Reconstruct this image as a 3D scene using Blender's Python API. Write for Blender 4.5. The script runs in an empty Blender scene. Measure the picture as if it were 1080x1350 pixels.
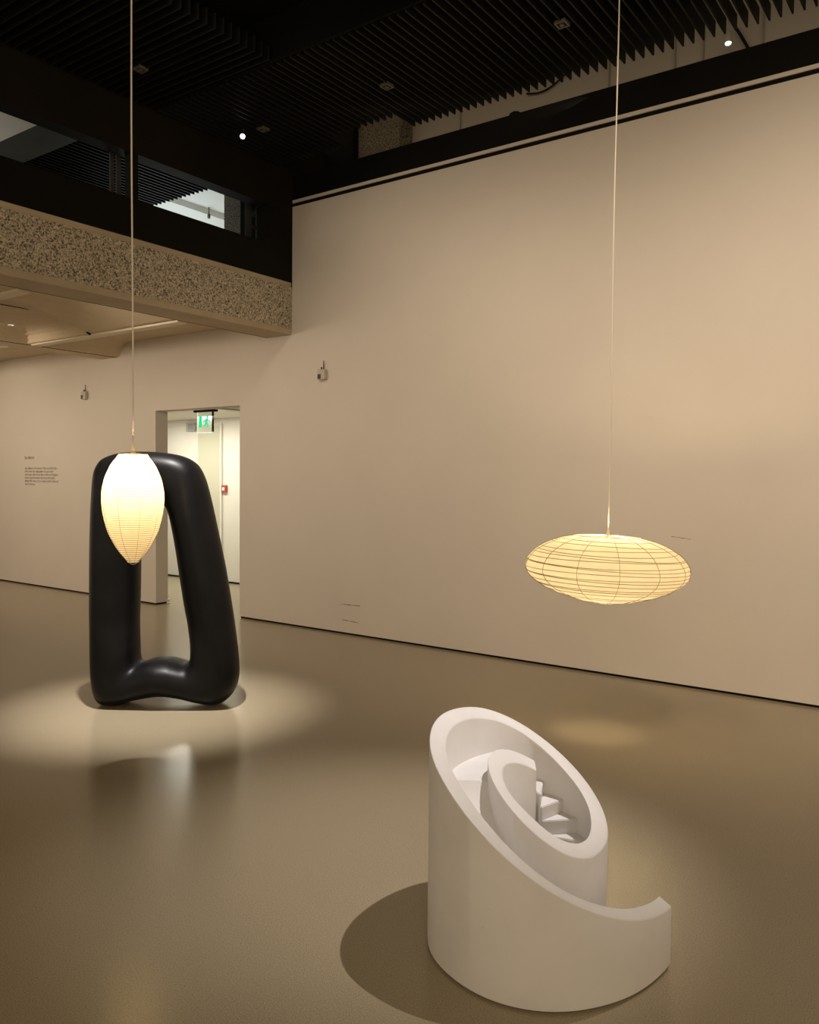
import bpy, bmesh, math, random
from mathutils import Vector, Matrix
random.seed(7)
S = bpy.context.scene
COL = S.collection
PI = math.pi

# ------------------------------------------------------------------ helpers
def link(o):
    COL.objects.link(o)
    return o

def tag(o, label=None, cat=None, group=None, kind=None):
    if label: o['label'] = label
    if cat: o['category'] = cat
    if group: o['group'] = group
    if kind: o['kind'] = kind
    return o

def empty(name, loc, rot=(0, 0, 0)):
    o = link(bpy.data.objects.new(name, None))
    o.location = loc
    o.rotation_euler = rot
    o.empty_display_size = 0.05
    return o

def obj(name, bm, mat, parent=None, smooth=False, angle=None):
    me = bpy.data.meshes.new(name)
    bmesh.ops.recalc_face_normals(bm, faces=bm.faces[:])
    bm.to_mesh(me)
    bm.free()
    for m in (mat if isinstance(mat, (list, tuple)) else [mat]):
        me.materials.append(m)
    if smooth:
        for p in me.polygons:
            p.use_smooth = True
        if angle is not None:
            try:
                me.set_sharp_from_angle(angle=angle)
            except Exception:
                pass
    o = link(bpy.data.objects.new(name, me))
    if parent:
        o.parent = parent
    return o

def box(bm, a, b, bevel=0.0):
    x0, y0, z0 = [min(a[i], b[i]) for i in range(3)]
    x1, y1, z1 = [max(a[i], b[i]) for i in range(3)]
    vs = [bm.verts.new(p) for p in ((x0, y0, z0), (x1, y0, z0), (x1, y1, z0), (x0, y1, z0),
                                    (x0, y0, z1), (x1, y0, z1), (x1, y1, z1), (x0, y1, z1))]
    fs = [bm.faces.new([vs[i] for i in f]) for f in
          ((3, 2, 1, 0), (4, 5, 6, 7), (0, 1, 5, 4), (1, 2, 6, 5), (2, 3, 7, 6), (3, 0, 4, 7))]
    if bevel:
        es = list({e for f in fs for e in f.edges})
        bmesh.ops.bevel(bm, geom=es, offset=bevel, segments=2, affect='EDGES', profile=0.5)
    return fs

def boxes(*items, bevel=0.0):
    bm = bmesh.new()
    for a, b in items:
        box(bm, a, b, bevel)
    return bm

def tube(bm, pts, r, seg=8, closed=False, caps=True):
    pts = [Vector(p) for p in pts]
    n = len(pts)
    rings = []
    up = Vector((0, 0, 1))
    for i, p in enumerate(pts):
        if closed:
            t = pts[(i + 1) % n] - pts[i - 1]
        else:
            t = pts[min(i + 1, n - 1)] - pts[max(i - 1, 0)]
        t.normalize()
        a = t.cross(up)
        if a.length < 1e-3:
            a = t.cross(Vector((1, 0, 0)))
        a.normalize()
        b = a.cross(t)
        rr = r[i] if isinstance(r, (list, tuple)) else r
        rings.append([bm.verts.new(p + (a * math.cos(2 * PI * k / seg) + b * math.sin(2 * PI * k / seg)) * rr) for k in range(seg)])
    m = n if closed else n - 1
    for i in range(m):
        A, B = rings[i], rings[(i + 1) % n]
        for k in range(seg):
            bm.faces.new((A[k], A[(k + 1) % seg], B[(k + 1) % seg], B[k]))
    if caps and not closed:
        bm.faces.new(rings[0][::-1])
        bm.faces.new(rings[-1])
    return bm

def lathe(bm, prof, seg=48, cap0=False, cap1=False, c=(0, 0, 0)):
    rings = []
    for r, z in prof:
        rings.append([bm.verts.new((c[0] + r * math.cos(2 * PI * k / seg), c[1] + r * math.sin(2 * PI * k / seg), c[2] + z)) for k in range(seg)])
    for A, B in zip(rings, rings[1:]):
        for k in range(seg):
            bm.faces.new((A[k], A[(k + 1) % seg], B[(k + 1) % seg], B[k]))
    if cap0: bm.faces.new(rings[0][::-1])
    if cap1: bm.faces.new(rings[-1])
    return bm

def prism(bm, poly, z0, z1):
    lo = [bm.verts.new((x, y, z0)) for x, y in poly]
    hi = [bm.verts.new((x, y, z1)) for x, y in poly]
    n = len(poly)
    bm.faces.new(lo[::-1])
    bm.faces.new(hi)
    for i in range(n):
        bm.faces.new((lo[i], lo[(i + 1) % n], hi[(i + 1) % n], hi[i]))
    return bm

def lerp_table(tab, u):
    if u <= tab[0][0]: return tab[0][1]
    for (a, va), (b, vb) in zip(tab, tab[1:]):
        if u <= b:
            return va + (vb - va) * (u - a) / (b - a)
    return tab[-1][1]

def smooth_table(tab, u, w=9.0):
    s = t = 0.0
    for k in range(-6, 7):
        g = math.exp(-0.5 * (k / 2.6) ** 2)
        s += g * lerp_table(tab, u + k * w / 3.0)
        t += g
    return s / t

# ---------------------------------------------------------------- materials
def srgb(r, g, b):
    f = lambda c: (c / 255 / 12.92) if c / 255 <= 0.04045 else ((c / 255 + 0.055) / 1.055) ** 2.4
    return (f(r), f(g), f(b), 1)

def mat(name, col, rough=0.6, spec=0.5, metal=0.0):
    m = bpy.data.materials.new(name)
    m.use_nodes = True
    b = m.node_tree.nodes['Principled BSDF']
    b.inputs['Base Color'].default_value = (*col[:3], 1)
    b.inputs['Roughness'].default_value = rough
    b.inputs['Specular IOR Level'].default_value = spec
    b.inputs['Metallic'].default_value = metal
    return m

def nodes(m):
    nt = m.node_tree
    return nt, nt.nodes['Principled BSDF'], nt.nodes, nt.links

def coords(nt, kind='Object', scale=(1, 1, 1)):
    tc = nt.nodes.new('ShaderNodeTexCoord')
    mp = nt.nodes.new('ShaderNodeMapping')
    mp.inputs['Scale'].default_value = scale
    nt.links.new(tc.outputs[kind], mp.inputs['Vector'])
    return mp.outputs['Vector']

def noise(nt, vec, scale, detail=4, rough=0.5):
    n = nt.nodes.new('ShaderNodeTexNoise')
    n.inputs['Scale'].default_value = scale
    n.inputs['Detail'].default_value = detail
    n.inputs['Roughness'].default_value = rough
    nt.links.new(vec, n.inputs['Vector'])
    return n.outputs['Fac']

def ramp(nt, fac, stops):
    r = nt.nodes.new('ShaderNodeValToRGB')
    el = r.color_ramp.elements
    while len(el) < len(stops):
        el.new(0.5)
    for e, (p, c) in zip(el, stops):
        e.position = p
        e.color = (*c[:3], 1)
    nt.links.new(fac, r.inputs['Fac'])
    return r.outputs['Color']

def bump(nt, h, bsdf, strength, dist):
    b = nt.nodes.new('ShaderNodeBump')
    b.inputs['Strength'].default_value = strength
    b.inputs['Distance'].default_value = dist
    nt.links.new(h, b.inputs['Height'])
    nt.links.new(b.outputs['Normal'], bsdf.inputs['Normal'])

def emit(name, col, strength):
    m = bpy.data.materials.new(name)
    m.use_nodes = True
    nt = m.node_tree
    nt.nodes.remove(nt.nodes['Principled BSDF'])
    e = nt.nodes.new('ShaderNodeEmission')
    e.inputs['Color'].default_value = (*col[:3], 1)
    e.inputs['Strength'].default_value = strength
    nt.links.new(e.outputs[0], nt.nodes['Material Output'].inputs['Surface'])
    return m

# painted plaster wall
M_wall = mat('wall_paint', (0.62, 0.555, 0.48), 0.75, 0.25)
nt, b, N, L = nodes(M_wall)
v = coords(nt)
L.new(ramp(nt, noise(nt, v, 1.3, 3), [(0.3, (0.66, 0.60, 0.535)), (0.7, (0.69, 0.63, 0.56))]), b.inputs['Base Color'])
bump(nt, noise(nt, v, 160, 2), b, 0.08, 0.002)
M_wallpale = mat('corridor_paint', (0.74, 0.71, 0.64), 0.75, 0.25)
nt, b, N, L = nodes(M_wallpale)
v = coords(nt)
L.new(ramp(nt, noise(nt, v, 1.1, 3), [(0.3, (0.72, 0.69, 0.62)), (0.7, (0.76, 0.73, 0.66))]), b.inputs['Base Color'])
M_doorleaf = mat('door_paint', (0.56, 0.54, 0.42), 0.6, 0.3)
M_whiteceil = mat('white_ceiling_paint', (0.70, 0.72, 0.71), 0.8, 0.2)
M_scuff = mat('scuff_dirt', (0.24, 0.18, 0.12), 0.9, 0.1)

# polished concrete floor
M_floor = mat('polished_concrete', (0.2, 0.17, 0.12), 0.3, 0.5)
nt, b, N, L = nodes(M_floor)
v = coords(nt)
base = ramp(nt, noise(nt, v, 0.9, 5), [(0.3, (0.325, 0.272, 0.178)), (0.7, (0.342, 0.286, 0.19))])
spk = ramp(nt, noise(nt, v, 230, 2, 0.7), [(0.34, (0.5, 0.5, 0.5)), (0.48, (1, 1, 1)), (0.62, (1.0, 1.0, 1.0)), (0.72, (2.0, 1.95, 1.85))])
mx = N.new('ShaderNodeMixRGB'); mx.blend_type = 'MULTIPLY'; mx.inputs['Fac'].default_value = 0.75
L.new(base, mx.inputs['Color1']); L.new(spk, mx.inputs['Color2'])
L.new(mx.outputs['Color'], b.inputs['Base Color'])
L.new(ramp(nt, noise(nt, v, 2.2, 4), [(0.2, (0.20,) * 3), (0.8, (0.225,) * 3)]), b.inputs['Roughness'])
bump(nt, noise(nt, v, 260, 2), b, 0.05, 0.0006)

# white statuary marble
M_marble = mat('white_marble', (0.80, 0.775, 0.75), 0.5, 0.35)
nt, b, N, L = nodes(M_marble)
v = coords(nt)
veins = ramp(nt, noise(nt, v, 4.5, 8, 0.6), [(0.3, (0.68, 0.657, 0.64)), (0.55, (0.73, 0.71, 0.695)), (0.75, (0.71, 0.695, 0.68))])
pits = ramp(nt, noise(nt, v, 38, 2, 0.4), [(0.0, (0.62, 0.56, 0.5)), (0.19, (0.75, 0.71, 0.67)), (0.235, (1, 1, 1))])
mx = N.new('ShaderNodeMixRGB'); mx.blend_type = 'MULTIPLY'; mx.inputs['Fac'].default_value = 0.8
L.new(veins, mx.inputs['Color1']); L.new(pits, mx.inputs['Color2'])
L.new(mx.outputs['Color'], b.inputs['Base Color'])
b.inputs['Subsurface Weight'].default_value = 0.0
bump(nt, noise(nt, v, 120, 3), b, 0.05, 0.002)

# black basalt
M_basalt = mat('black_basalt', (0.012, 0.012, 0.014), 0.32, 0.16)
nt, b, N, L = nodes(M_basalt)
v = coords(nt)
L.new(ramp(nt, noise(nt, v, 5, 6), [(0.3, (0.0048, 0.0048, 0.0054)), (0.7, (0.0085, 0.0082, 0.009))]), b.inputs['Base Color'])
L.new(ramp(nt, noise(nt, v, 9, 4), [(0.3, (0.36,) * 3), (0.7, (0.42,) * 3)]), b.inputs['Roughness'])
bump(nt, noise(nt, v, 90, 3), b, 0.04, 0.003)

# bush hammered concrete
def concrete(name, k=1.0):
    m = mat(name, (0.17, 0.115, 0.06), 0.9, 0.2)
    nt, b, N, L = nodes(m)
    v = coords(nt)
    vo = N.new('ShaderNodeTexVoronoi'); vo.inputs['Scale'].default_value = 70
    warp = N.new('ShaderNodeVectorMath'); warp.operation = 'ADD'
    nz = N.new('ShaderNodeTexNoise'); nz.inputs['Scale'].default_value = 60; nz.inputs['Detail'].default_value = 3
    L.new(v, nz.inputs['Vector'])
    sc = N.new('ShaderNodeVectorMath'); sc.operation = 'SCALE'; sc.inputs['Scale'].default_value = 0.03
    L.new(nz.outputs['Color'], sc.inputs[0]); L.new(v, warp.inputs[0]); L.new(sc.outputs[0], warp.inputs[1])
    L.new(warp.outputs[0], vo.inputs['Vector'])
    n1 = noise(nt, warp.outputs[0], 70, 4, 0.6)
    col = ramp(nt, n1, [(0.38, (0.06 * k, 0.052 * k, 0.038 * k)), (0.455, (0.38 * k, 0.325 * k, 0.24 * k)), (0.56, (0.62 * k, 0.54 * k, 0.41 * k)), (0.70, (0.82 * k, 0.73 * k, 0.58 * k))])
    L.new(col, b.inputs['Base Color'])
    ad = N.new('ShaderNodeMath'); ad.operation = 'ADD'
    L.new(n1, ad.inputs[0]); L.new(vo.outputs['Distance'], ad.inputs[1])
    bump(nt, ad.outputs[0], b, 0.9, 0.016)
    return m
M_concrete = concrete('bush_hammered_concrete', 1.18)
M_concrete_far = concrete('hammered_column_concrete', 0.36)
def smooth_conc(name, c0, c1):
    m = mat(name, c0, 0.8, 0.25)
    nt, b, N, L = nodes(m)
    v = coords(nt)
    L.new(ramp(nt, noise(nt, v, 2.5, 6, 0.6), [(0.3, c0), (0.7, c1)]), b.inputs['Base Color'])
    bump(nt, noise(nt, v, 40, 4), b, 0.15, 0.004)
    return m
M_smooth = smooth_conc('smooth_concrete', (0.60, 0.49, 0.345), (0.68, 0.565, 0.41))
M_lip = smooth_conc('trowelled_concrete_edge', (0.42, 0.345, 0.24), (0.50, 0.415, 0.30))
M_track = mat('pale_track', (0.74, 0.65, 0.50), 0.5, 0.3)

def dark(name, col, rough=0.6):
    m = mat(name, col, rough, 0.12)
    nt, b, N, L = nodes(m)
    v = coords(nt)
    c0 = tuple(x * 0.8 for x in col); c1 = tuple(x * 1.2 for x in col)
    L.new(ramp(nt, noise(nt, v, 2.0, 4), [(0.3, c0), (0.7, c1)]), b.inputs['Base Color'])
    return m
M_black = dark('black_cladding', (0.006, 0.0055, 0.0042))
M_beam = dark('dark_brown_beam', (0.010, 0.0078, 0.005))
M_slat = dark('black_slats', (0.0125, 0.0125, 0.011), 0.5)
M_void = dark('ceiling_void_black', (0.004, 0.004, 0.0035), 0.9)
M_band = dark('black_band', (0.006, 0.0056, 0.0046), 0.6)
M_greypanel = dark('grey_soffit', (0.055, 0.055, 0.047))
M_palepanel = mat('pale_soffit', (0.62, 0.60, 0.54), 0.7, 0.3)
M_gap = mat('shadow_gap', (0.010, 0.009, 0.008), 0.9, 0.1)
M_post = dark('dark_steel_post', (0.06, 0.062, 0.058), 0.45)

# akari paper
def paper(name, col, tr, fib):
    m = bpy.data.materials.new(name)
    m.use_nodes = True
    nt = m.node_tree
    nt.nodes.remove(nt.nodes['Principled BSDF'])
    v = coords(nt)
    c = ramp(nt, noise(nt, v, fib, 5, 0.6), [(0.3, tuple(x * 0.93 for x in col)), (0.7, col)])
    t = nt.nodes.new('ShaderNodeBsdfTranslucent')
    d = nt.nodes.new('ShaderNodeBsdfDiffuse')
    mxs = nt.nodes.new('ShaderNodeMixShader')
    mxs.inputs[0].default_value = tr
    nt.links.new(c, t.inputs['Color']); nt.links.new(c, d.inputs['Color'])
    nt.links.new(d.outputs[0], mxs.inputs[1]); nt.links.new(t.outputs[0], mxs.inputs[2])
    nt.links.new(mxs.outputs[0], nt.nodes['Material Output'].inputs['Surface'])
    return m
M_paper_egg = paper('lantern_paper_fine', (0.66, 0.60, 0.44), 0.7, 25)
M_paper_sau = paper('lantern_paper_coarse', (0.63, 0.585, 0.44), 0.55, 18)
M_rib = mat('bamboo_rib', (0.27, 0.18, 0.075), 0.6, 0.3)
M_cable = mat('pale_flex', (0.80, 0.74, 0.63), 0.5, 0.3)
M_socket = mat('pale_plastic', (0.80, 0.70, 0.55), 0.4, 0.4)
M_wire = mat('steel_wire', (0.6, 0.57, 0.5), 0.3, 0.5, 0.9)

# ------------------------------------------------------------------- camera
def cam_axes(yaw, pitch, roll):
    y, p, r = [math.radians(a) for a in (yaw, pitch, roll)]
    f = Vector((-math.sin(y) * math.cos(p), math.cos(y) * math.cos(p), -math.sin(p)))
    rt = Vector((math.cos(y), math.sin(y), 0))
    dn = f.cross(rt)
    return rt * math.cos(r) + dn * math.sin(r), -rt * math.sin(r) + dn * math.cos(r), f
rt, dn, fw = cam_axes(35.79, 2.36, -0.578)
cd = bpy.data.cameras.new('camera')
cam = link(bpy.data.objects.new('camera', cd))
cam.matrix_world = Matrix(((rt.x, -dn.x, -fw.x, 0), (rt.y, -dn.y, -fw.y, 0), (rt.z, -dn.z, -fw.z, 1.6), (0, 0, 0, 1)))
cd.sensor_fit = 'HORIZONTAL'
cd.sensor_width = 36.0
cd.lens = 36.0
cd.clip_start = 0.05
S.camera = cam

# ------------------------------------------------------------ room constants
W = 6.365          # gallery wall plane
XF = -6.15         # balcony front plane
ZC = 4.80          # underside of slatted ceiling

# ------------------------------------------------------------------- floor
bm = bmesh.new()
box(bm, (-17, -3, -0.15), (4.5, 9.2, 0.0))
tag(obj('floor', bm, M_floor), kind='structure')

# ------------------------------------------------------------- gallery wall
bm = boxes(((-17, W, 0.02), (-8.453, W + 0.18, 3.4)),
           ((-8.453, W, 2.397), (-6.95, W + 0.18, 3.4)),
           ((-6.95, W, 0.02), (XF, W + 0.18, 3.4)),
           ((XF, W, 0.02), (4.4, W + 0.18, 4.443)),
           ((XF, W, 4.482), (4.4, W + 0.18, 4.512)))
tag(obj('wall_back', bm, M_wall), kind='structure')
bm = boxes(((-17, W + 0.012, 0), (-8.465, W + 0.17, 0.022)), ((-6.94, W + 0.012, 0), (4.4, W + 0.17, 0.022)))
tag(obj('baseboard_back', bm, M_gap), kind='structure')
tag(obj('trim_1', boxes(((XF + 0.004, W + 0.012, 4.442), (4.4, W + 0.17, 4.483))), M_gap), kind='structure')
tag(obj('trim_2', boxes(((-6.9, W + 0.004, 4.510), (4.4, W + 0.18, 4.757))), M_band), kind='structure')
# bulkhead wall seen through the slot above the band
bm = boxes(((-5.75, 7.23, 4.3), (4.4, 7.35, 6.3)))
up = tag(obj('wall_upper', bm, mat('dimmed_white_plaster', (0.30, 0.272, 0.235), 0.8, 0.2)), kind='structure')  # white wall in dim light; the dimness is put into this darker colour
bm = bmesh.new()
for x in (-4.62, -3.02, -2.42, -2.18, -1.70):
    box(bm, (x, 7.215, 4.4), (x + 0.012, 7.232, 6.2))
obj('panel_joint', bm, mat('joint_grey', (0.19, 0.17, 0.145)), up)
bm = bmesh.new()
tube(bm, [(-1.905, 7.2, 5.36), (-1.86, 7.2, 5.28), (-1.80, 7.2, 5.16), (-1.76, 7.2, 5.05)], 0.014, 6)
obj('strut', bm, M_black, up)
tag(obj('wall_side', boxes(((-7.53, 6.9, 4.0), (-5.78, 7.0, 6.2))), M_void), kind='structure')
bm = boxes(((-5.788, 7.0, 4.2), (-5.223, 7.24, 6.3)))
tag(obj('column', bm, M_concrete_far), kind='structure')
bm = boxes(((-7.93, 7.0, 3.65), (-7.545, 7.3, 5.6)))
tag(obj('column', bm, M_concrete_far), kind='structure')

# corridor behind the doorway
bm = boxes(((-17, 8.36, 0.02), (4.4, 8.5, 2.6)))
tag(obj('wall_corridor', bm, M_wallpale), kind='structure')
tag(obj('baseboard_corridor', boxes(((-17, 8.35, 0), (4.4, 8.49, 0.024))), M_gap), kind='structure')
tag(obj('ceiling_corridor', boxes(((-17, 6.54, 2.47), (4.4, 8.5, 2.62))), M_wallpale), kind='structure')
tag(obj('trim_3', boxes(((-8.10, 6.56, 2.452), (-8.06, 8.35, 2.471))), M_track), kind='structure')
dr = tag(obj('door_1', boxes(((-10.03, 8.335, 0.01), (-9.53, 8.361, 2.36))), M_doorleaf), kind='structure')
tag(obj('trim_4', boxes(((-9.53, 8.33, 0.01), (-9.495, 8.361, 2.39)), ((-17, 8.345, 2.37), (-10.03, 8.361, 2.385))), M_wallpale), kind='structure')

# ---------------------------------------------------------------- the balcony
YA = -3.0
# hammered concrete face with smooth lips
bm = bmesh.new()
box(bm, (XF - 0.36, YA, 3.165), (XF, W - 0.001, 3.60))
band = tag(obj('wall_balcony', bm, M_concrete), kind='structure')
bm = boxes(((XF - 0.36, YA, 3.105), (XF - 0.004, W - 0.004, 3.19)), ((XF - 0.36, YA, 3.598), (XF - 0.008, W - 0.004, 3.655)), bevel=0.006)
obj('concrete_lip', bm, M_lip, band)
tag(obj('floor_balcony', boxes(((-17, YA, 3.40), (XF - 0.3, 9.0, 3.655))), M_black), kind='structure')
tag(obj('wall_balustrade', boxes(((XF - 0.06, YA, 3.655), (XF - 0.002, W - 0.002, 3.985))), M_black), kind='structure')
tag(obj('beam', boxes(((XF - 0.16, YA, 4.375), (XF, 6.9, 5.16))), M_beam), kind='structure')
# dark pier where the opening ends at the gallery wall, and the posts of the opening
bm = boxes(((XF - 0.14, 6.02, 3.98), (XF - 0.001, W + 0.2, 4.52)), ((XF - 0.14, W + 0.001, 3.2), (XF - 0.001, W + 0.2, 3.98)))
tag(obj('pier', bm, M_black), kind='structure')
bm = boxes(((XF - 0.10, 4.395, 3.98), (XF - 0.02, 4.472, 4.38)))
tag(obj('trim_5', bm, M_black), kind='structure')
def frame_pair(xb, ys):
    bm = bmesh.new()
    for y0, y1 in ys:
        box(bm, (xb - 0.02, y0, 3.66), (xb, y1, 4.62))
    return bm
tag(obj('trim_6', frame_pair(-6.45, ((4.39, 4.425), (4.455, 4.50))), M_post), kind='structure')
bm = boxes(((-6.46, 5.98, 3.66), (-6.44, 6.06, 4.62)), ((-6.46, 6.13, 3.66), (-6.44, 6.19, 4.62)), ((-6.46, 6.27, 3.66), (-6.44, 6.36, 4.62)),
           ((-6.455, 5.98, 4.02), (-6.445, 6.36, 4.08)), ((-6.455, 5.98, 4.20), (-6.445, 6.36, 4.235)))
tag(obj('trim_7', bm, M_post), kind='structure')
# underside: coffers between downstand beams, ribs across
def ogee(t):
    t = max(0.0, min(1.0, t))
    if t < 0.22: return 0.12 * (t / 0.22) ** 2
    q = (t - 0.22) / 0.78
    return 0.12 + 0.88 * math.sqrt(max(0, 1 - (1 - q) ** 2.2))
def coffer_z(x, y):
    top = 3.278 if x > -8.0 or y > 5.25 else 3.262
    zb = 3.108
    k = (XF - x) % 3.09            # beam 0..0.35, coffer 0.35..3.09
    if k < 0.35: return zb
    zx = zb + (top - zb) * min(ogee((k - 0.35) / 0.06), ogee((3.09 - k) / 0.38))
    if y < 5.2:
        ry = (5.2 - y) % 1.6
        if x < -8.0:
            zx = min(zx, zb + (top - zb) * min(ogee(ry / 0.26), ogee((1.6 - ry) / 0.10)))
        else:
            zx = min(zx, zb + (top - zb) * min(1, 0.08 + math.sin(min(1, ry / 1.0) * PI / 2), ogee((1.6 - ry) / 0.10)))
    return zx
def axis(lo, hi, step, extra):
    vals = {round(lo + i * step, 4) for i in range(int((hi - lo) / step) + 1)} | set(extra) | {hi}
    return sorted(vals)
xs = axis(-15.6, XF - 0.004, 0.03, [XF - 0.35, XF - 0.36, XF - 0.38, XF - 0.41, -8.0, -8.002])
ys = axis(1.0, W, 0.04, [5.2, 5.18, 5.16, 5.14])
bm = bmesh.new()
grid = [[bm.verts.new((x, y, coffer_z(x, y))) for y in ys] for x in xs if x < XF - 0.34]
for A, B in zip(grid, grid[1:]):
    for j in range(len(ys) - 1):
        bm.faces.new((A[j], A[j + 1], B[j + 1], B[j]))
geom = bmesh.ops.extrude_face_region(bm, geom=bm.faces[:])
for v_ in [g for g in geom['geom'] if isinstance(g, bmesh.types.BMVert)]:
    v_.co.z = 3.41
cof = tag(obj('ceiling_balcony', bm, M_smooth), kind='structure')
for y in (5.20, 3.60, 2.0):
    obj('rib', boxes(((-9.20, y, 3.098), (-6.56, y + 0.115, 3.118))), M_track, cof)

bm = bmesh.new()
ps = [3.86 + i * (5.19 - 3.86) / 60 for i in range(61)]
for y0, y1 in zip(ps, ps[1:]):
    a0, a1 = coffer_z(-8.03, y0), coffer_z(-8.03, y1)
    vs = [bm.verts.new(p) for p in ((-8.006, y0, a0 - .004), (-8.006, y1, a1 - .004), (-8.006, y1, a1 + .03), (-8.006, y0, a0 + .03),
                                    (-7.996, y0, a0 - .004), (-7.996, y1, a1 - .004), (-7.996, y1, a1 + .03), (-7.996, y0, a0 + .03))]
    for f in ((3, 2, 1, 0), (4, 5, 6, 7), (0, 1, 5, 4), (1, 2, 6, 5), (2, 3, 7, 6), (3, 0, 4, 7)):
        bm.faces.new([vs[i] for i in f])
obj('coffer_joint', bm, M_gap, cof)

obj('coffer_joint', boxes(((XF - 0.358, 1.0, 3.1035), (XF - 0.350, W - .01, 3.112)), ((XF - 3.09, 1.0, 3.1035), (XF - 3.082, W - .01, 3.112))), M_gap, cof)

# -------------------------------------------------------------- dark ceiling
ceil = tag(obj('ceiling', boxes(((-17, YA, 5.15), (4.4, 6.25, 5.22)), ((-6.9, 6.25, 5.9), (4.4, 7.3, 6.0))), M_void), kind='structure')
def slats(x0, x1, y0, y1, along, notch=None):
    bm = bmesh.new()
    p, t, d = 0.0742, 0.012, 0.11
    if along == 'y':
        n = int((x1 - x0) / p + 0.5)
        for i in range(n):
            x = x0 + (i + 0.5) * (x1 - x0) / n
            ye = y1
            if notch and notch[0] < x < notch[1]: ye = notch[2]
            box(bm, (x - t / 2, y0, ZC), (x + t / 2, ye, ZC + d))
        for k in range(2):
            yy = y0 + (y1 - y0) * (0.3 + 0.4 * k)
            box(bm, (x0, yy - 0.01, ZC + d - 0.004), (x1, yy + 0.01, ZC + d + 0.02))
    else:
        n = int((y1 - y0) / p + 0.5)
        for i in range(n):
            y = y0 + (i + 0.5) * (y1 - y0) / n
            box(bm, (x0, y - t / 2, ZC), (x1, y + t / 2, ZC + d))
        for k in range(2):
            xx = x0 + (x1 - x0) * (0.3 + 0.4 * k)
            box(bm, (xx - 0.01, y0, ZC + d - 0.004), (xx + 0.01, y1, ZC + d + 0.02))
    return bm
mods = [(-6.14, -4.66, 3.08, 4.60, 'x', None), (-6.14, -4.905, 4.63, 6.17, 'y', (-5.16, -4.47, 5.92)),
        (-4.905, -3.38, 4.63, 6.17, 'y', (-5.16, -4.47, 5.92)), (-3.38, -1.89, 4.63, 6.17, 'y', None),
        (-1.89, -0.40, 4.63, 6.17, 'y', None), (-0.40, 1.09, 4.63, 6.17, 'y', None),
        (-6.14, -4.66, 1.58, 3.06, 'x', None), (-8.4, -6.33, 4.59, 6.22, 'y', None),
        (-3.0, -1.6, 3.08, 4.60, 'x', None)]
for x0, x1, y0, y1, al, no in mods:
    obj('slat_panel', slats(x0, x1, y0, y1, al, no), M_slat, ceil)
obj('cross_beam', boxes(((-6.14, 4.603, ZC + 0.012), (4.4, 4.627, 5.15))), M_void, ceil)
# soffits seen over the balustrade
tag(obj('ceiling_soffit', boxes(((-12, 4.165, ZC - 0.01), (XF - 0.17, 4.585, ZC + 0.03))), M_greypanel), kind='structure')
tag(obj('ceiling_pale', boxes(((-12, 1.0, ZC - 0.02), (XF - 0.42, 4.160, ZC + 0.03))), M_palepanel), kind='structure')
tag(obj('trim_8', boxes(((XF - 0.42, 1.0, ZC - 0.05), (XF - 0.37, 4.160, ZC + 0.03))), M_palepanel), kind='structure')
tag(obj('ceiling_white', boxes(((-13, 6.26, 5.25), (-7.0, 9.0, 5.35))), M_whiteceil), kind='structure')
tag(obj('trim_9', boxes(((-9.05, 6.5, 5.17), (-8.90, 8.9, 5.252))), M_whiteceil), kind='structure')
tag(obj('wall_left', boxes(((-13.1, 3.5, 3.65), (-13.0, 9.0, 5.3))), M_whiteceil), kind='structure')

# ============================================================ BLACK SCULPTURE
ring = [(-0.4939, 0.6139, -0.1713, 0.6172), (-0.4923, 0.8914, -0.1647, 0.8414), (-0.4893, 1.1306, -0.1617, 1.0809), (-0.4786, 1.422, -0.1568, 1.2665),
        (-0.4628, 1.6016, -0.146, 1.3355), (-0.4328, 1.6788, -0.13, 1.3727), (-0.384, 1.7236, -0.1088, 1.394), (-0.2658, 1.7584, -0.0824, 1.4075),
        (-0.0971, 1.7659, -0.0454, 1.4142), (0.0641, 1.7544, -0.0084, 1.4109), (0.1664, 1.7291, 0.018, 1.398), (0.2417, 1.6825, 0.0365, 1.3796),
        (0.2876, 1.6039, 0.0522, 1.3428), (0.3245, 1.4829, 0.0653, 1.2794), (0.3811, 1.2296, 0.0884, 1.145), (0.4358, 0.9647, 0.1256, 0.8923),
        (0.4822, 0.6933, 0.1577, 0.69), (0.5079, 0.5117, 0.1836, 0.5566), (0.5268, 0.3564, 0.2037, 0.439), (0.5344, 0.2276, 0.2084, 0.362),
        (0.5244, 0.1414, 0.2065, 0.334), (0.4898, 0.071, 0.198, 0.310), (0.428, 0.0176, 0.180, 0.297), (0.3511, 0.0065, 0.150, 0.297),
        (0.2444, 0.0238, 0.105, 0.311), (0.1377, 0.0459, 0.052, 0.3265), (0.0134, 0.0586, -0.003, 0.330), (-0.1024, 0.0461, -0.058, 0.323),
        (-0.1985, 0.0263, -0.102, 0.306), (-0.2894, 0.0022, -0.135, 0.295), (-0.3604, 0.0, -0.156, 0.302), (-0.4196, 0.0065, -0.166, 0.322),
        (-0.4598, 0.0614, -0.1695, 0.360), (-0.479, 0.1581, -0.1694, 0.4137), (-0.4887, 0.3193, -0.1718, 0.4941)]
def catmull(a, b, c, d, t):
    return tuple(0.5 * (2 * b[i] + (c[i] - a[i]) * t + (2 * a[i] - 5 * b[i] + 4 * c[i] - d[i]) * t * t + (3 * b[i] - a[i] - 3 * c[i] + d[i]) * t ** 3) for i in range(len(a)))
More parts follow.
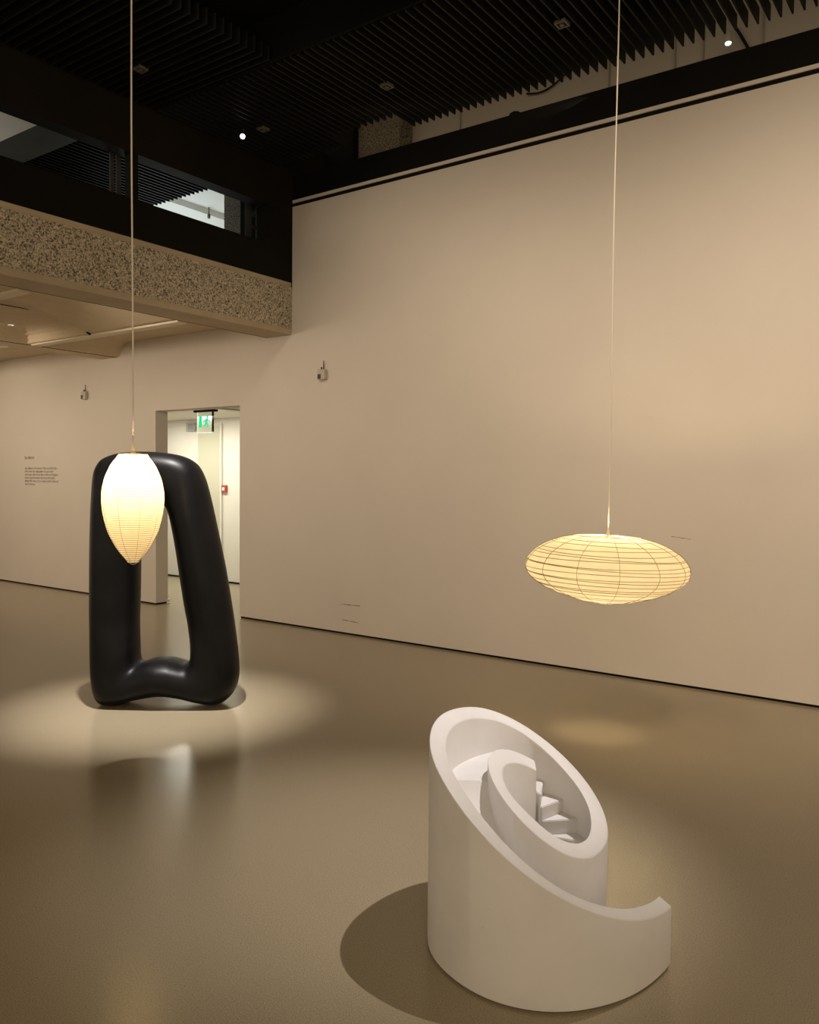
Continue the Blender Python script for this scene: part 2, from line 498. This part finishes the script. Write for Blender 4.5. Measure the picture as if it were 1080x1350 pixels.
def build_void():
    st = []
    n = len(ring)
    for i in range(n):
        for k in range(4):
            st.append(catmull(ring[i - 1], ring[i], ring[(i + 1) % n], ring[(i + 2) % n], k / 4))
    bm = bmesh.new()
    rings = []
    NS = 40
    for ox, oz, ix, iz in st:
        oz = max(oz, 0.0)
        c = Vector(((ox + ix) / 2, (oz + iz) / 2))
        h = Vector((ox - ix, oz - iz)) / 2
        zc = c.y
        # depth: broad foot, slimmer legs, flatter top
        cl = lambda t: max(0.0, min(1.0, t))
        dep = 0.195 - 0.02 * cl((zc - 1.3) / 0.3)
        base = cl(1 - abs(c.x) / 0.26) * cl((0.45 - zc) / 0.2)         # the rounded saddle between the feet
        mid = cl((zc - 0.3) / 0.25) * cl((1.62 - zc) / 0.25)
        right = cl((c.x - 0.05) / 0.2) * mid
        left = cl((-c.x - 0.2) / 0.1) * mid
        loop = []
        for k in range(NS):
            a = 2 * PI * k / NS
            ca, sa = math.cos(a), math.sin(a)
            nf = 2.45 - 0.4 * base
            if sa > 0: nf = nf - 0.78 * right - 0.5 * left          # softly ridged fronts of the two legs
            u = math.copysign(abs(ca) ** (2 / nf), ca)
            w = math.copysign(abs(sa) ** (2 / nf), sa)
            if sa > 0:
                u += (0.10 * right + 0.38 * left) * w * (1 - abs(u))
            p = c + h * u
            loop.append(bm.verts.new((p.x, -dep * (1 + 0.12 * base) * w, p.y)))
        rings.append(loop)
    m = len(rings)
    for i in range(m):
        A, B = rings[i], rings[(i + 1) % m]
        for k in range(NS):
            bm.faces.new((A[k], A[(k + 1) % NS], B[(k + 1) % NS], B[k]))
    return bm
o = obj('ring_sculpture', build_void(), M_basalt, None, smooth=True)
o.location = (-4.735, 3.617, 0.0)
o.rotation_euler = (0, 0, math.radians(35.79))
tag(o, 'tall polished black stone sculpture shaped as a leaning ring with a narrow opening', 'sculpture')

# ============================================================ WHITE SCULPTURE
CX, CY = -1.26, 2.5606
PA, PB, PC = -0.138, -0.653, -0.077       # oblique plane the top is cut along
T_OUT = [(-597, .205), (-582, .206), (-565, .206), (-540, .1985), (-525, .195), (-500, .192), (-480, .192), (-460, .197), (-446, .205), (-434, .213), (-420, .221), (-403, .226),
         (-390, .219), (-375, .211), (-360, .2055), (-350, .206), (-335, .216), (-318, .236), (-307, .255), (-297, .278), (-287, .300), (-278, .325), (-266, .358), (-258, .374),
         (-250, .390), (-242, .402), (-234, .411), (-225, .4125), (-216, .411), (-208, .404), (-195, .389), (-183, .381), (-170, .382), (-158, .386), (-144, .396), (-135, .404),
         (-125, .413), (-110, .415), (-97, .423), (-88, .430), (-75, .433), (-62, .432), (-50, .425), (-40, .416), (-28, .413), (-12, .413), (-3, .416), (4, .423), (11, .436), (18, .448)]
T_IN = [(-597, .147), (-570, .146), (-550, .1425), (-510, .140), (-480, .143), (-465, .144), (-450, .139), (-436, .143), (-424, .151), (-411, .161), (-398, .163), (-386, .162),
        (-374, .160), (-360, .1565), (-350, .157), (-334, .161), (-314, .177), (-299, .201), (-286, .228), (-276, .251), (-265, .272), (-256, .293), (-248, .312), (-241, .331),
        (-233, .344), (-226, .351), (-217, .352), (-206, .343), (-195, .335), (-183, .329), (-165, .329), (-150, .336), (-135, .345), (-122, .348), (-107, .350), (-96, .357), (-86, .366),
        (-76, .378), (-65, .388), (-54, .390), (-45, .384), (-37, .379), (-25, .375), (-10, .373), (0, .377), (6, .386), (11, .394), (18, .405)]
def r_out(u): return smooth_table(T_OUT, u)
def r_in(u): return smooth_table(T_IN, u)
def plan(u, r):
    a = math.radians(u)
    return CX + r * math.cos(a), CY + r * math.sin(a)
def ztop(x, y): return PA + PB * x + PC * y
slide = empty('spiral_slide_sculpture', (CX, CY, 0))
tag(slide, 'white marble spiral sculpture with a slanting rim and tiny inner stairs, on the floor', 'sculpture')
def L2(p): return (p[0] - CX, p[1] - CY)

def spiral_wall():
    bm = bmesh.new()
    us = [12.0] + [10 - i * 4.0 for i in range(int((10 + 597) / 4) + 1)]
    loops = []
    bz = 0.006
    e = 0.0045
    for u in us:
        ro, ri = r_out(u), r_in(u)
        pts = []
        # outer bottom chamfer -> outer face -> rounded rim -> inner face
        for r, mode in ((ro - 0.012, 'b'), (ro - 0.001, 'b1'), (ro, 'b2'), (ro, 't2'), (ro - e * 0.35, 't1'), (ro - e, 't0'),
                        (ri + e, 't0'), (ri + e * 0.35, 't1'), (ri, 't2'), (ri, 'b1'), (ri + 0.004, 'b')):
            x, y = plan(u, r)
            zt = ztop(x, y)
            z = {'b': bz, 'b1': bz + 0.003, 'b2': bz + 0.012, 't2': zt - e, 't1': zt - e * 0.35, 't0': zt}[mode]
            pts.append(bm.verts.new((*L2((x, y)), z)))
        loops.append(pts)
    n = len(loops[0])
    for A, B in zip(loops, loops[1:]):
        for k in range(n):
            bm.faces.new((A[k], A[(k + 1) % n], B[(k + 1) % n], B[k]))
    bm.faces.new(loops[0][::-1])
    bm.faces.new(loops[-1])
    return bm
obj('spiral_wall', spiral_wall(), M_marble, slide, smooth=True, angle=math.radians(35))

# winding steps: wedges fanning from the end of the inner wall out to the outer wall
PIV = (-1.345, 2.712)
def wallpt(u, r=None):
    return plan(u, r_in(u) + 0.01)
def wedge(u0, u1, z0, z1):
    poly = []
    k = 7
    if u0 > u1: u0, u1 = u1, u0
    # inner ends sit on a small newel around the pivot
    for i in range(k + 1):
        poly.append(wallpt(u0 + (u1 - u0) * i / k))
    for u in (u1, u0):
        w = Vector(wallpt(u)); p = Vector(PIV); d = (w - p); d.normalize()
        q = p + d * 0.012
        poly.append((q.x, q.y))
    bm = bmesh.new()
    prism(bm, [L2(p) for p in poly], z0, z1)
    es = [e_ for e_ in bm.edges if abs(e_.verts[0].co.z - z1) < 1e-6 and abs(e_.verts[1].co.z - z1) < 1e-6]
    bmesh.ops.bevel(bm, geom=es, offset=0.003, segments=2, affect='EDGES')
    return bm
def channel(u0, u1, z0, zf, k=14):
    # block filling the channel between the outer wall and the inner coil
    bm = bmesh.new()
    lo, hi = [], []
    for i in range(k + 1):
        u = u0 + (u1 - u0) * i / k
        a = plan(u, r_in(u) + 0.01)
        un = u - 360
        ro = r_out(un) - 0.01 if un > -597 else 0.17
        b_ = plan(u, ro)
        z = zf(u)
        lo.append([bm.verts.new((*L2(p), z0)) for p in (a, b_)])
        hi.append([bm.verts.new((*L2(p), z)) for p in (a, b_)])
    for i in range(k):
        bm.faces.new((hi[i][0], hi[i + 1][0], hi[i + 1][1], hi[i][1]))
        bm.faces.new((lo[i][0], lo[i][1], lo[i + 1][1], lo[i + 1][0]))
        bm.faces.new((lo[i][0], lo[i + 1][0], hi[i + 1][0], hi[i][0]))
        bm.faces.new((lo[i][1], hi[i][1], hi[i + 1][1], lo[i + 1][1]))
    bm.faces.new((lo[0][0], hi[0][0], hi[0][1], lo[0][1]))
    bm.faces.new((lo[k][0], lo[k][1], hi[k][1], hi[k][0]))
    return bm
ZS = 0.02
treads = [(-228, -244, .434), (-244, -260, .385), (-260, -276, .336), (-276, -293, .283), (-293, -312, .233), (-312, -334, .183), (-334, -360, .133)]
for u0, u1, z in treads:
    obj('step', wedge(u0, u1, ZS, z), M_marble, slide)
obj('step', channel(-228, -214, ZS, lambda u: .490, 4), M_marble, slide)
obj('landing', channel(-214.0, -147.0, ZS, lambda u: .545, 16), M_marble, slide, smooth=True, angle=math.radians(30))
def slide_z(u):
    t = (u + 147.0) / 147.0
    return 0.545 - 0.50 * min(1, t) ** 0.9 if t > 0 else 0.545
obj('slide', channel(-147.0, 0.0, 0.008, slide_z, 30), M_marble, slide, smooth=True, angle=math.radians(30))

# ============================================================ PAPER LANTERNS
def interp_profile(pr, z):
    return lerp_table(pr, z)
def smooth_profile(pr, z, w):
    s = t = 0
    for k in range(-4, 5):
        g = math.exp(-0.5 * (k / 1.8) ** 2)
        zz = min(max(z + k * w / 4, pr[0][0]), pr[-1][0])
        s += g * lerp_table(pr, zz); t += g
    return s / t
def band_z(zb, b_, a, jit, amp):
    # height of rib b_ at angle a: the hand wound ribs wander a little
    B = len(zb) - 1
    if b_ in (0, B): return zb[b_]
    edge = min(1.0, b_ / 2.5, (B - b_) / 2.5)
    h = (zb[-1] - zb[0]) / B
    return zb[b_] + edge * (jit * h * math.sin(a + b_ * 2.1) + amp * math.sin(2 * a + b_ * 1.7))
def shade_mesh(R, z0, z1, bands, rows, seg, dent, jit, amp):
    bm = bmesh.new()
    prev = None
    rng = random.Random(3)
    zb = [z0 + (z1 - z0) * (i + (rng.uniform(-jit, jit) if 0 < i < bands else 0)) / bands for i in range(bands + 1)]
    for i in range(bands * rows + 1):
        bnd = min(i // rows, bands - 1)
        f = (i - bnd * rows) / rows
        ringv = []
        for k in range(seg):
            a = 2 * PI * k / seg
            z = band_z(zb, bnd, a, jit, amp) * (1 - f) + band_z(zb, bnd + 1, a, jit, amp) * f
            z = min(max(z, z0), z1)
            d = dent * math.sin(PI * f) * (1 + 0.4 * math.sin(a * 13 + bnd))
            rr = R(z) - d
            ringv.append(bm.verts.new((rr * math.cos(a), rr * math.sin(a), z)))
        if prev:
            for k in range(seg):
                bm.faces.new((prev[k], prev[(k + 1) % seg], ringv[(k + 1) % seg], ringv[k]))
        prev = ringv
    return bm, zb
def rib_mesh(R, zb, seg, rad, jit, amp):
    bm = bmesh.new()
    for b_ in range(1, len(zb) - 1):
        pts = []
        for k in range(seg):
            a = 2 * PI * k / seg
            z = band_z(zb, b_, a, jit, amp)
            r = R(z) + rad * 0.5
            pts.append((r * math.cos(a), r * math.sin(a), z))
        tube(bm, pts, rad, 5, closed=True)
    return bm
def meridians(R, z0, z1, angs, rad, n=26):
    bm = bmesh.new()
    for a in angs:
        a = math.radians(a)
        tube(bm, [((R(z0 + (z1 - z0) * i / n) + rad * 0.8) * math.cos(a), (R(z0 + (z1 - z0) * i / n) + rad * 0.8) * math.sin(a), z0 + (z1 - z0) * i / n) for i in range(n + 1)], rad, 5)
    return bm
def hoop(r, z, rad, seg=40):
    bm = bmesh.new()
    return tube(bm, [(r * math.cos(2 * PI * k / seg), r * math.sin(2 * PI * k / seg), z) for k in range(seg)], rad, 6, closed=True)
CAMDIR = math.degrees(math.atan2(-math.cos(math.radians(35.79)), math.sin(math.radians(35.79))))   # direction facing the viewer

# --- egg lantern
egg_pr = [(0.0, .0246), (.03, .0544), (.0808, .0904), (.1488, .125), (.1833, .1387), (.2683, .1585), (.3321, .165), (.3833, .1646), (.4596, .1496), (.5358, .1165), (.5929, .0721)]
Re = lambda z: smooth_profile(egg_pr, z, 0.03)
egg = empty('paper_lantern', (-3.8625, 2.759, 1.124), (math.radians(0.6), math.radians(1.0), 0))
tag(egg, 'tall egg-shaped ribbed paper lantern glowing white, hanging before the black ring sculpture', 'lamp')
bm, zb = shade_mesh(Re, 0.0, 0.593, 50, 2, 72, 0.0010, 0.0, 0.0)
esh = obj('paper_shade', bm, M_paper_egg, egg, smooth=True)
obj('bamboo_ribs', rib_mesh(Re, zb, 72, 0.0013, 0.0, 0.0), M_rib, esh, smooth=True)
obj('meridian_threads', meridians(Re, 0.0, 0.593, [CAMDIR - 9 + 40 * k for k in range(9)], 0.0009), M_rib, esh)
obj('top_hoop', hoop(Re(.593), .593, 0.002), M_wire, esh, smooth=True)
obj('bottom_hoop', hoop(Re(0.0), 0.0, 0.002), M_wire, esh, smooth=True)
bm = bmesh.new()
ar = math.radians(35.79)
tube(bm, [(0.02 * math.cos(t) * math.cos(ar), 0.02 * math.cos(t) * math.sin(ar), -0.014 * math.sin(t)) for t in [PI * i / 12 for i in range(13)]], 0.0013, 6)
obj('wire_loop', bm, M_wire, egg, smooth=True)
bm = bmesh.new()
for k in range(3):
    a = math.radians(CAMDIR + 30 + 120 * k)
    tube(bm, [(0.016 * math.cos(a), 0.016 * math.sin(a), .60), (Re(.593) * math.cos(a), Re(.593) * math.sin(a), .593)], 0.0015, 6)
obj('wire_spider', bm, M_wire, egg)
bm = bmesh.new()
lathe(bm, [(0.003, .700), (0.0045, .66), (0.009, .612), (0.010, .605), (0.0135, .603), (0.015, .570), (0.015, .54), (0.010, .53)], 20, True, True)
eh = obj('lamp_holder', bm, M_socket, egg, smooth=True)

# --- saucer lantern
sau_pr = [(-.212, .060), (-.205, .12), (-.191, .19), (-.159, .296), (-.117, .398), (-.075, .460), (-.04, .495), (0.0, .508), (.04, .500), (.075, .476), (.106, .448), (.149, .378), (.185, .285), (.203, .187)]
Rs = lambda z: smooth_profile(sau_pr, z, 0.014)
sau = empty('paper_lantern', (-2.0, 4.900, 1.042), (math.radians(-1.1), math.radians(1.5), 0))
tag(sau, 'wide flat saucer-shaped paper lantern with cream folds, hanging before the blank wall', 'lamp')
bm, zb = shade_mesh(Rs, -.212, .203, 19, 3, 120, 0.004, 0.25, 0.0025)
ssh = obj('paper_shade', bm, M_paper_sau, sau, smooth=True)
obj('bamboo_ribs', rib_mesh(Rs, zb, 120, 0.0019, 0.25, 0.0025), M_rib, ssh, smooth=True)
obj('meridian_threads', meridians(lambda z: Rs(z) + 0.0015, -.212, .203, [CAMDIR - 5 + 27.7 * k for k in range(13)], 0.0016), M_rib, ssh)
obj('top_hoop', hoop(Rs(.203), .203, 0.0025, 60), M_wire, ssh, smooth=True)
obj('bottom_hoop', hoop(Rs(-.212), -.212, 0.0025, 40), M_wire, ssh, smooth=True)
bm = bmesh.new()
for k in range(3):
    a = math.radians(CAMDIR + 40 + 120 * k)
    tube(bm, [(0.016 * math.cos(a), 0.016 * math.sin(a), .215), (Rs(.203) * math.cos(a), Rs(.203) * math.sin(a), .203)], 0.002, 6)
obj('wire_spider', bm, M_wire, sau)
bm = bmesh.new()
lathe(bm, [(0.0035, .262), (0.006, .240), (0.010, .228), (0.013, .212), (0.013, .16), (0.008, .15)], 20, True, True)
sh_ = obj('lamp_holder', bm, M_socket, sau, smooth=True)

def flex(root, z_local):
    # cable up to the ceiling, hanging plumb over the lamp holder
    mw = Matrix.Translation(root.location) @ root.rotation_euler.to_matrix().to_4x4()
    a = mw @ Vector((0, 0, z_local))
    bm = bmesh.new()
    n = 24
    inv = mw.inverted()
    pts = []
    for i in range(n + 1):
        t = i / n
        p = Vector((a.x + 0.003 * math.sin(t * 9), a.y, a.z + (ZC + 0.1 - a.z) * t))
        pts.append(inv @ p)
    tube(bm, pts, 0.0045, 8)
    return obj('cable', bm, M_cable, root, smooth=True)
flex(egg, .695)
flex(sau, .258)

def bulb(root, z, r, name, strength, col):
    m = emit(name, col, strength)
    bm = bmesh.new()
    bmesh.ops.create_uvsphere(bm, u_segments=20, v_segments=12, radius=r, matrix=Matrix.Translation((0, 0, z)))
    return obj('bulb', bm, m, root, smooth=True)
bulb(eh, .455, 0.035, 'egg_bulb_glow', 230.0, (1.0, 0.78, 0.50))
bulb(sh_, .10, 0.035, 'saucer_bulb_glow', 450.0, (1.0, 0.79, 0.50))

# ============================================================ SMALL THINGS
# exit sign hanging in the doorway
M_acrylic = mat('edge_lit_acrylic', (0.78, 0.80, 0.64), 0.25, 0.5)
b = M_acrylic.node_tree.nodes['Principled BSDF']
b.inputs['Emission Color'].default_value = (0.75, 0.82, 0.60, 1)
b.inputs['Emission Strength'].default_value = 0.25
M_green = emit('sign_green', (0.02, 0.80, 0.28), 1.0)
M_teal = emit('sign_teal', (0.06, 0.75, 0.45), 0.95)
M_white_edge = emit('sign_lit_edge', (0.95, 1.0, 0.85), 1.0)
sg = empty('exit_sign', (-8.515, 7.2, 2.47))
tag(sg, 'pale hanging exit sign with green running figure, in the doorway ceiling', 'sign')
obj('mounting_plate', boxes(((-.21, -.03, -.028), (.21, .03, 0)), bevel=.004), M_black, sg)
sp_ = obj('sign_panel', boxes(((-.15, -.006, -.295), (.135, .006, -.028)), bevel=.002), M_acrylic, sg)
obj('side_edge', boxes(((.135, -.012, -.29), (.150, .012, -.028))), M_post, sg)
obj('lit_edge', boxes(((-.158, -.008, -.30), (-.148, .008, -.028)), ((-.15, -.008, -.302), (.135, .008, -.293))), M_white_edge, sp_)
bm = bmesh.new()
box(bm, (-.125, -.0085, -.225), (-.065, -.006, -.085), 0.0)
obj('door_symbol', bm, M_green, sp_)
bm = bmesh.new()
def limb(p0, p1, r0, r1):
    tube(bm, [(p0[0], -.008, p0[1]), (p1[0], -.008, p1[1])], [r0, r1], 8)
bmesh.ops.create_uvsphere(bm, u_segments=12, v_segments=8, radius=.016, matrix=Matrix.Translation((.045, -.008, -.092)))
limb((.040, -.112), (.020, -.165), .016, .014)
limb((.036, -.115), (.078, -.138), .008, .006); limb((.078, -.138), (.105, -.165), .006, .005)
limb((.030, -.118), (-.005, -.135), .008, .006); limb((-.005, -.135), (-.035, -.152), .006, .005)
limb((.024, -.165), (.060, -.190), .010, .008); limb((.060, -.190), (.050, -.230), .008, .006)
limb((.016, -.165), (-.004, -.200), .010, .008); limb((-.004, -.200), (-.040, -.205), .008, .006)
obj('running_figure', bm, M_teal, sp_, smooth=True)

# grey box on the corridor wall and the red call point
gb = obj('wall_box', boxes(((-.10, -.05, -.065), (.10, .0, .065)), bevel=.008), mat('grey_box_plastic', (0.44, 0.42, 0.42), .5), None)
gb.location = (-10.19, 8.36, 2.355)
tag(gb, 'small grey box high on the pale corridor wall left of the exit sign', 'wall box')
obj('front_panel', boxes(((-.045, -.056, -.045), (.085, -.049, .05))), mat('grey_box_face', (0.30, 0.285, 0.29), .5), gb)
cp = obj('fire_alarm_point', boxes(((-.05, -.045, -.055), (.05, 0, .055)), bevel=.006), mat('alarm_red', (0.42, 0.08, 0.06), .4), None)
cp.location = (-9.44, 8.362, 1.415)
tag(cp, 'small red fire alarm call point on the corridor wall', 'fire alarm')
obj('press_plate', boxes(((-.022, -.049, -.026), (.026, -.044, .020))), mat('alarm_white', (0.8, 0.75, 0.7), .4), cp)

# climate sensors on the gallery wall
M_sens = mat('sensor_plastic', (0.50, 0.46, 0.36), .5)
M_sensdark = mat('sensor_screen', (0.035, 0.03, 0.015), .35)
def sensor(x, label, k=1.0):
    s = empty('wall_sensor', (x, W, 2.603))
    tag(s, label, 'sensor', 'climate sensors on the gallery wall')
    obj('housing', boxes(((-.052, -.05, .0), (.045, 0, .105)), bevel=.008), M_sens, s)
    obj('screen', boxes(((-.046, -.053, .008), (-.004, -.049, .055))), M_sensdark, s)
    bm = bmesh.new()
    tube(bm, [(.012, -.022, .10), (.012, -.022, .195)], [.006, .004], 10)
    obj('antenna', bm, mat('antenna_rubber', (0.07, 0.035, 0.02), .6), s, smooth=True)
    bm = bmesh.new()
    tube(bm, [(-.018, -.022, .10), (-.018, -.022, .13)], .008, 10)
    obj('probe', bm, M_sensdark, s, smooth=True)
    return s
sensor(-5.69, 'small grey sensor box with antenna, on the bare wall right of the doorway')
sensor(-9.915, 'small grey sensor box with antenna, on the wall above the printed text')

# introductory wall text: only its printed lines can be made out
M_ink = mat('text_vinyl', (0.24, 0.19, 0.14), .7)
wt = empty('wall_text', (-11.455, W, 1.43))
tag(wt, 'small block of dark printed text on the pale wall left of the black ring sculpture', 'wall text')
def text_lines(lines, z0, dz, h):
    bm = bmesh.new()
    rng = random.Random(11)
    for i, wlen in enumerate(lines):
        x = 0.0
        z = z0 - i * dz
        while x < wlen:
            for _ in range(rng.randint(2, 8)):
                if x > wlen: break
                w_ = rng.choice((.006, .010, .011, .012))
                up_ = h * rng.choice((1, 1, 1, 1.5))
                dn_ = h * rng.choice((0, 0, 0, 0, .4))
                box(bm, (x, -.0012, z - dn_), (x + w_ * .42, 0.0, z + up_))
                box(bm, (x + w_ * .42, -.0012, z + h * rng.choice((0, .75))), (x + w_, 0.0, z + h * rng.choice((.25, 1.0)) + .002))
                x += w_ + .0045
            x += .013
    return bm
obj('title', text_lines([.245], .395, .05, .028), M_ink, wt)
obj('paragraph', text_lines([.83, .74, .85, .79, .85, .28], .245, .0455, .021), M_ink, wt)

# scuffs on the wall and marks on the floor
for i, (a, c, lab) in enumerate((((-5.439, .305), (-5.189, .310), 'thin dark scuff low on the blank wall, upper of two'),
                                 ((-5.427, .147), (-5.207, .137), 'thin dark scuff low on the blank wall, lower of two'),
                                 ((-2.071, 1.168), (-1.919, 1.152), 'faint scuff on the wall just right of the saucer lantern'))):
    bm = bmesh.new()
    n = 6
    for k in range(n):
        t0, t1 = k / n, (k + 1) / n
        hh = (.002 + .002 * ((k * 7 + i) % 3) / 2) * (0.6 if i == 2 else 1)
        xa, xb = a[0] + (c[0] - a[0]) * t0, a[0] + (c[0] - a[0]) * t1
        zz = a[1] + (c[1] - a[1]) * (t0 + t1) / 2
        box(bm, (xa, -.0012, zz - hh), (xb, .001, zz + hh))
    o = obj('scuff_mark', bm, M_scuff)
    o.location = (0, W, 0)
    tag(o, lab, 'scuff mark')
ds = obj('door_stop', lathe(bmesh.new(), [(.022, 0), (.022, .012), (.012, .016), (.012, .04), (.016, .044), (.016, .055), (.008, .06)], 16, True, True), mat('stop_white', (.75, .70, .6), .5), None, smooth=True)
ds.location = (-8.41, 6.52, 0)
tag(ds, 'tiny pale door stop at the foot of the doorway edge', 'door stop')

# recessed square fittings in the slatted ceiling
M_fit = mat('fitting_grey', (0.10, 0.095, 0.075), .5)
def fitting(x, y, label):
    e_ = empty('ceiling_sensor', (x, y, ZC))
    tag(e_, label, 'ceiling sensor', 'square sensors in the slatted ceiling')
    s, w_ = .042, .011
    obj('frame', boxes(((-s, -s, -.012), (s, -s + w_, 0.01)), ((-s, s - w_, -.012), (s, s, 0.01)), ((-s, -s + w_, -.012), (-s + w_, s - w_, 0.01)), ((s - w_, -s + w_, -.012), (s, s - w_, 0.01))), M_fit, e_)
    obj('core', boxes(((-.014, -.014, -.016), (.014, .014, .02))), M_fit, e_)
fitting(-5.60, 4.085, 'square sensor in the dark slatted ceiling beside the egg lantern cable')
fitting(-4.171, 5.408, 'square sensor in the dark slatted ceiling near the concrete column')
fitting(-2.603, 5.381, 'square sensor in the dark slatted ceiling left of the saucer lantern cable')
fitting(-5.615, 5.422, 'square sensor in the dark slatted ceiling next to the glowing spotlight')
fitting(-7.116, 5.413, 'square sensor in the slats over the balcony')

# spotlights
M_lampbody = mat('black_lamp_body', (0.02, 0.02, 0.02), .4)
def spot_fixture(loc, aim, label, glow, r=.03, ln=.11, body=None, group=None):
    s = empty('spotlight', loc)
    tag(s, label, 'spotlight', group)
    d = Vector(aim); d.normalize()
    q = Vector((0, 0, -1)).rotation_difference(d)
    s.rotation_mode = 'QUATERNION'
    s.rotation_quaternion = q
    bm = bmesh.new()
    lathe(bm, [(r * .7, ln), (r, ln * .8), (r, 0.0), (r * .9, -.004), (r * .85, .012), (0.001, .012)], 20, True, False)
    obj('housing', bm, body or M_lampbody, s, smooth=True, angle=math.radians(40))
    bm = bmesh.new()
    lathe(bm, [(r * .8, .006), (r * .5, .002), (0.0005, 0.0)], 20)
    obj('lens', bm, glow, s, smooth=True)
    bm = bmesh.new()
    inv = q.inverted()
    up_ = inv @ Vector((0, 0, 1))
    st = Vector((0, 0, ln * .6))
    tube(bm, [st, st + up_ * .12], .007, 8)
    obj('stem', bm, body or M_lampbody, s, smooth=True)
    return s
spot_fixture((-5.74, 5.285, 4.715), (.55, -.72, -.62), 'small black ceiling spotlight glowing white over the dark corner', emit('spot_glow', (1.0, 0.86, 1.0), 14.0), .026)
spot_fixture((-1.93, 7.08, 5.19), (.1, -.3, -1), 'small grey spotlight in the slot above the black band', emit('slot_glow', (1, 1, .95), 4.0), .03, .12, mat('grey_lamp_body', (.30, .27, .24), .5))
M_whbody = mat('dark_grey_lamp', (.05, .05, .05), .4)
for x, y, lab in ((-8.86, 7.55, 'dark track spotlight on the white balcony ceiling nearest the slats'),
                  (-8.86, 7.95, 'dark track spotlight on the white balcony ceiling between two others'),
                  (-8.86, 8.25, 'dark track spotlight on the white balcony ceiling nearest the concrete column')):
    spot_fixture((x, y, 5.115), (-.5, .4, -.7), lab, emit('track_glow', (1, 1, 1), 2.0), .02, .055, M_whbody, 'track spotlights over the balcony')
dl = obj('downlight', lathe(bmesh.new(), [(.03, 0.0), (.034, -.004), (.034, -.010), (.028, -.012), (.001, -.010)], 20, True), emit('downlight_glow', (1, .85, .62), 0.75), None, smooth=True)
dl.location = (-8.98, 4.84, 3.262)
tag(dl, 'small round downlight in the concrete soffit under the balcony', 'downlight')
bm = bmesh.new()
tube(bm, [(-3.85 + .40 * t, 7.21, 5.335 + .05 * t - .05 * math.sin(PI * t) + .02 * t * t) for t in [i / 14 for i in range(15)]], .008, 6)
tag(obj('loose_cable', bm, M_black, None, smooth=True), 'dark cable drooping on the pale wall above the black band', 'cable')
jb = obj('junction_box', lathe(bmesh.new(), [(.06, 0), (.055, .022), (.035, .036), (.01, .04)], 20, True, True), M_band, None, smooth=True)
jb.location = (-3.535, W + .06, 4.757)
tag(jb, 'low black dome fitting on top of the black band', 'junction box')

# ================================================================== LIGHTING
WARM = (1.0, 0.80, 0.56)
def look(o, target):
    d = Vector(target) - o.location
    o.rotation_euler = d.to_track_quat('-Z', 'Y').to_euler()
def spot(name, loc, target, watts, deg, blend, col=WARM, r=0.03):
    l = bpy.data.lights.new(name, 'SPOT')
    l.energy = watts; l.spot_size = math.radians(deg); l.spot_blend = blend; l.color = col; l.shadow_soft_size = r
    o = link(bpy.data.objects.new(name, l)); o.location = loc
    look(o, target)
    return o
def area(name, loc, target, watts, sx, sy, col=WARM):
    l = bpy.data.lights.new(name, 'AREA')
    l.shape = 'RECTANGLE'; l.size = sx; l.size_y = sy; l.energy = watts; l.color = col
    o = link(bpy.data.objects.new(name, l)); o.location = loc
    look(o, target)
    return o
spot('key_marble', (-0.48, 3.63, 4.62), (-2.0, 2.76, 0.0), 660, 34, 1.0, (1.0, 0.93, 0.90), 0.02)
spot('key_basalt', (-4.13, 2.946, 4.62), (-4.66, 3.52, 0.0), 1500, 31, 1.0, (1.0, 0.94, 0.89), 0.05)
for i, (x, wv) in enumerate(((-4.4, 178), (-2.6, 162), (-0.6, 275), (1.6, 225))):
    spot('wall_washer', (x, 2.9, 4.62), (x, W, 1.95), wv, 86, 1.0, (1.0, 0.82, 0.64), 0.45)
for i, (x, wv) in enumerate(((-6.9, 80), (-9.2, 105), (-11.6, 130))):
    spot('balcony_washer', (x, 3.75, 3.02), (x, W, 1.3), wv, 112, 1.0, (1.0, 0.83, 0.64), 0.15)
area('room_fill', (1.2, -1.6, 4.6), (-0.8, 2.6, 0.0), 50, 2.0, 2.0, (1.0, 0.80, 0.56))  # added soft fill behind the camera, lifts the near floor and marble front
area('corridor_lamp', (-9.6, 7.4, 2.40), (-9.6, 7.6, 0), 52, 2.5, 0.5, (1.0, 0.98, 0.84))
area('void_fill', (-9.5, 7.3, 3.75), (-9.3, 7.5, 6), 34, 3.0, 1.2, (0.90, 1.0, 0.97))  # added uplight, hidden behind the balustrade, brightens the white ceiling
area('soffit_fill', (-8.6, 2.8, 3.75), (-8.4, 3.2, 6), 18, 1.5, 1.0, (1.0, 0.93, 0.78))  # added uplight, out of sight, brightens the pale soffit
area('slot_fill', (-2.0, 6.75, 4.70), (-2.2, 7.23, 5.4), 1.2, 6.0, 0.08, (1.0, 0.86, 0.66))  # added unseen strip light, gives the bulkhead wall some brightness

w = bpy.data.worlds.new('world')
S.world = w
w.use_nodes = True
w.node_tree.nodes['Background'].inputs['Color'].default_value = (1.0, 0.78, 0.52, 1)
w.node_tree.nodes['Background'].inputs['Strength'].default_value = 0.72

S.view_settings.view_transform = 'Standard'
S.view_settings.look = 'None'
S.view_settings.exposure = 0.0
S.view_settings.gamma = 1.0
S.view_settings.use_curve_mapping = False
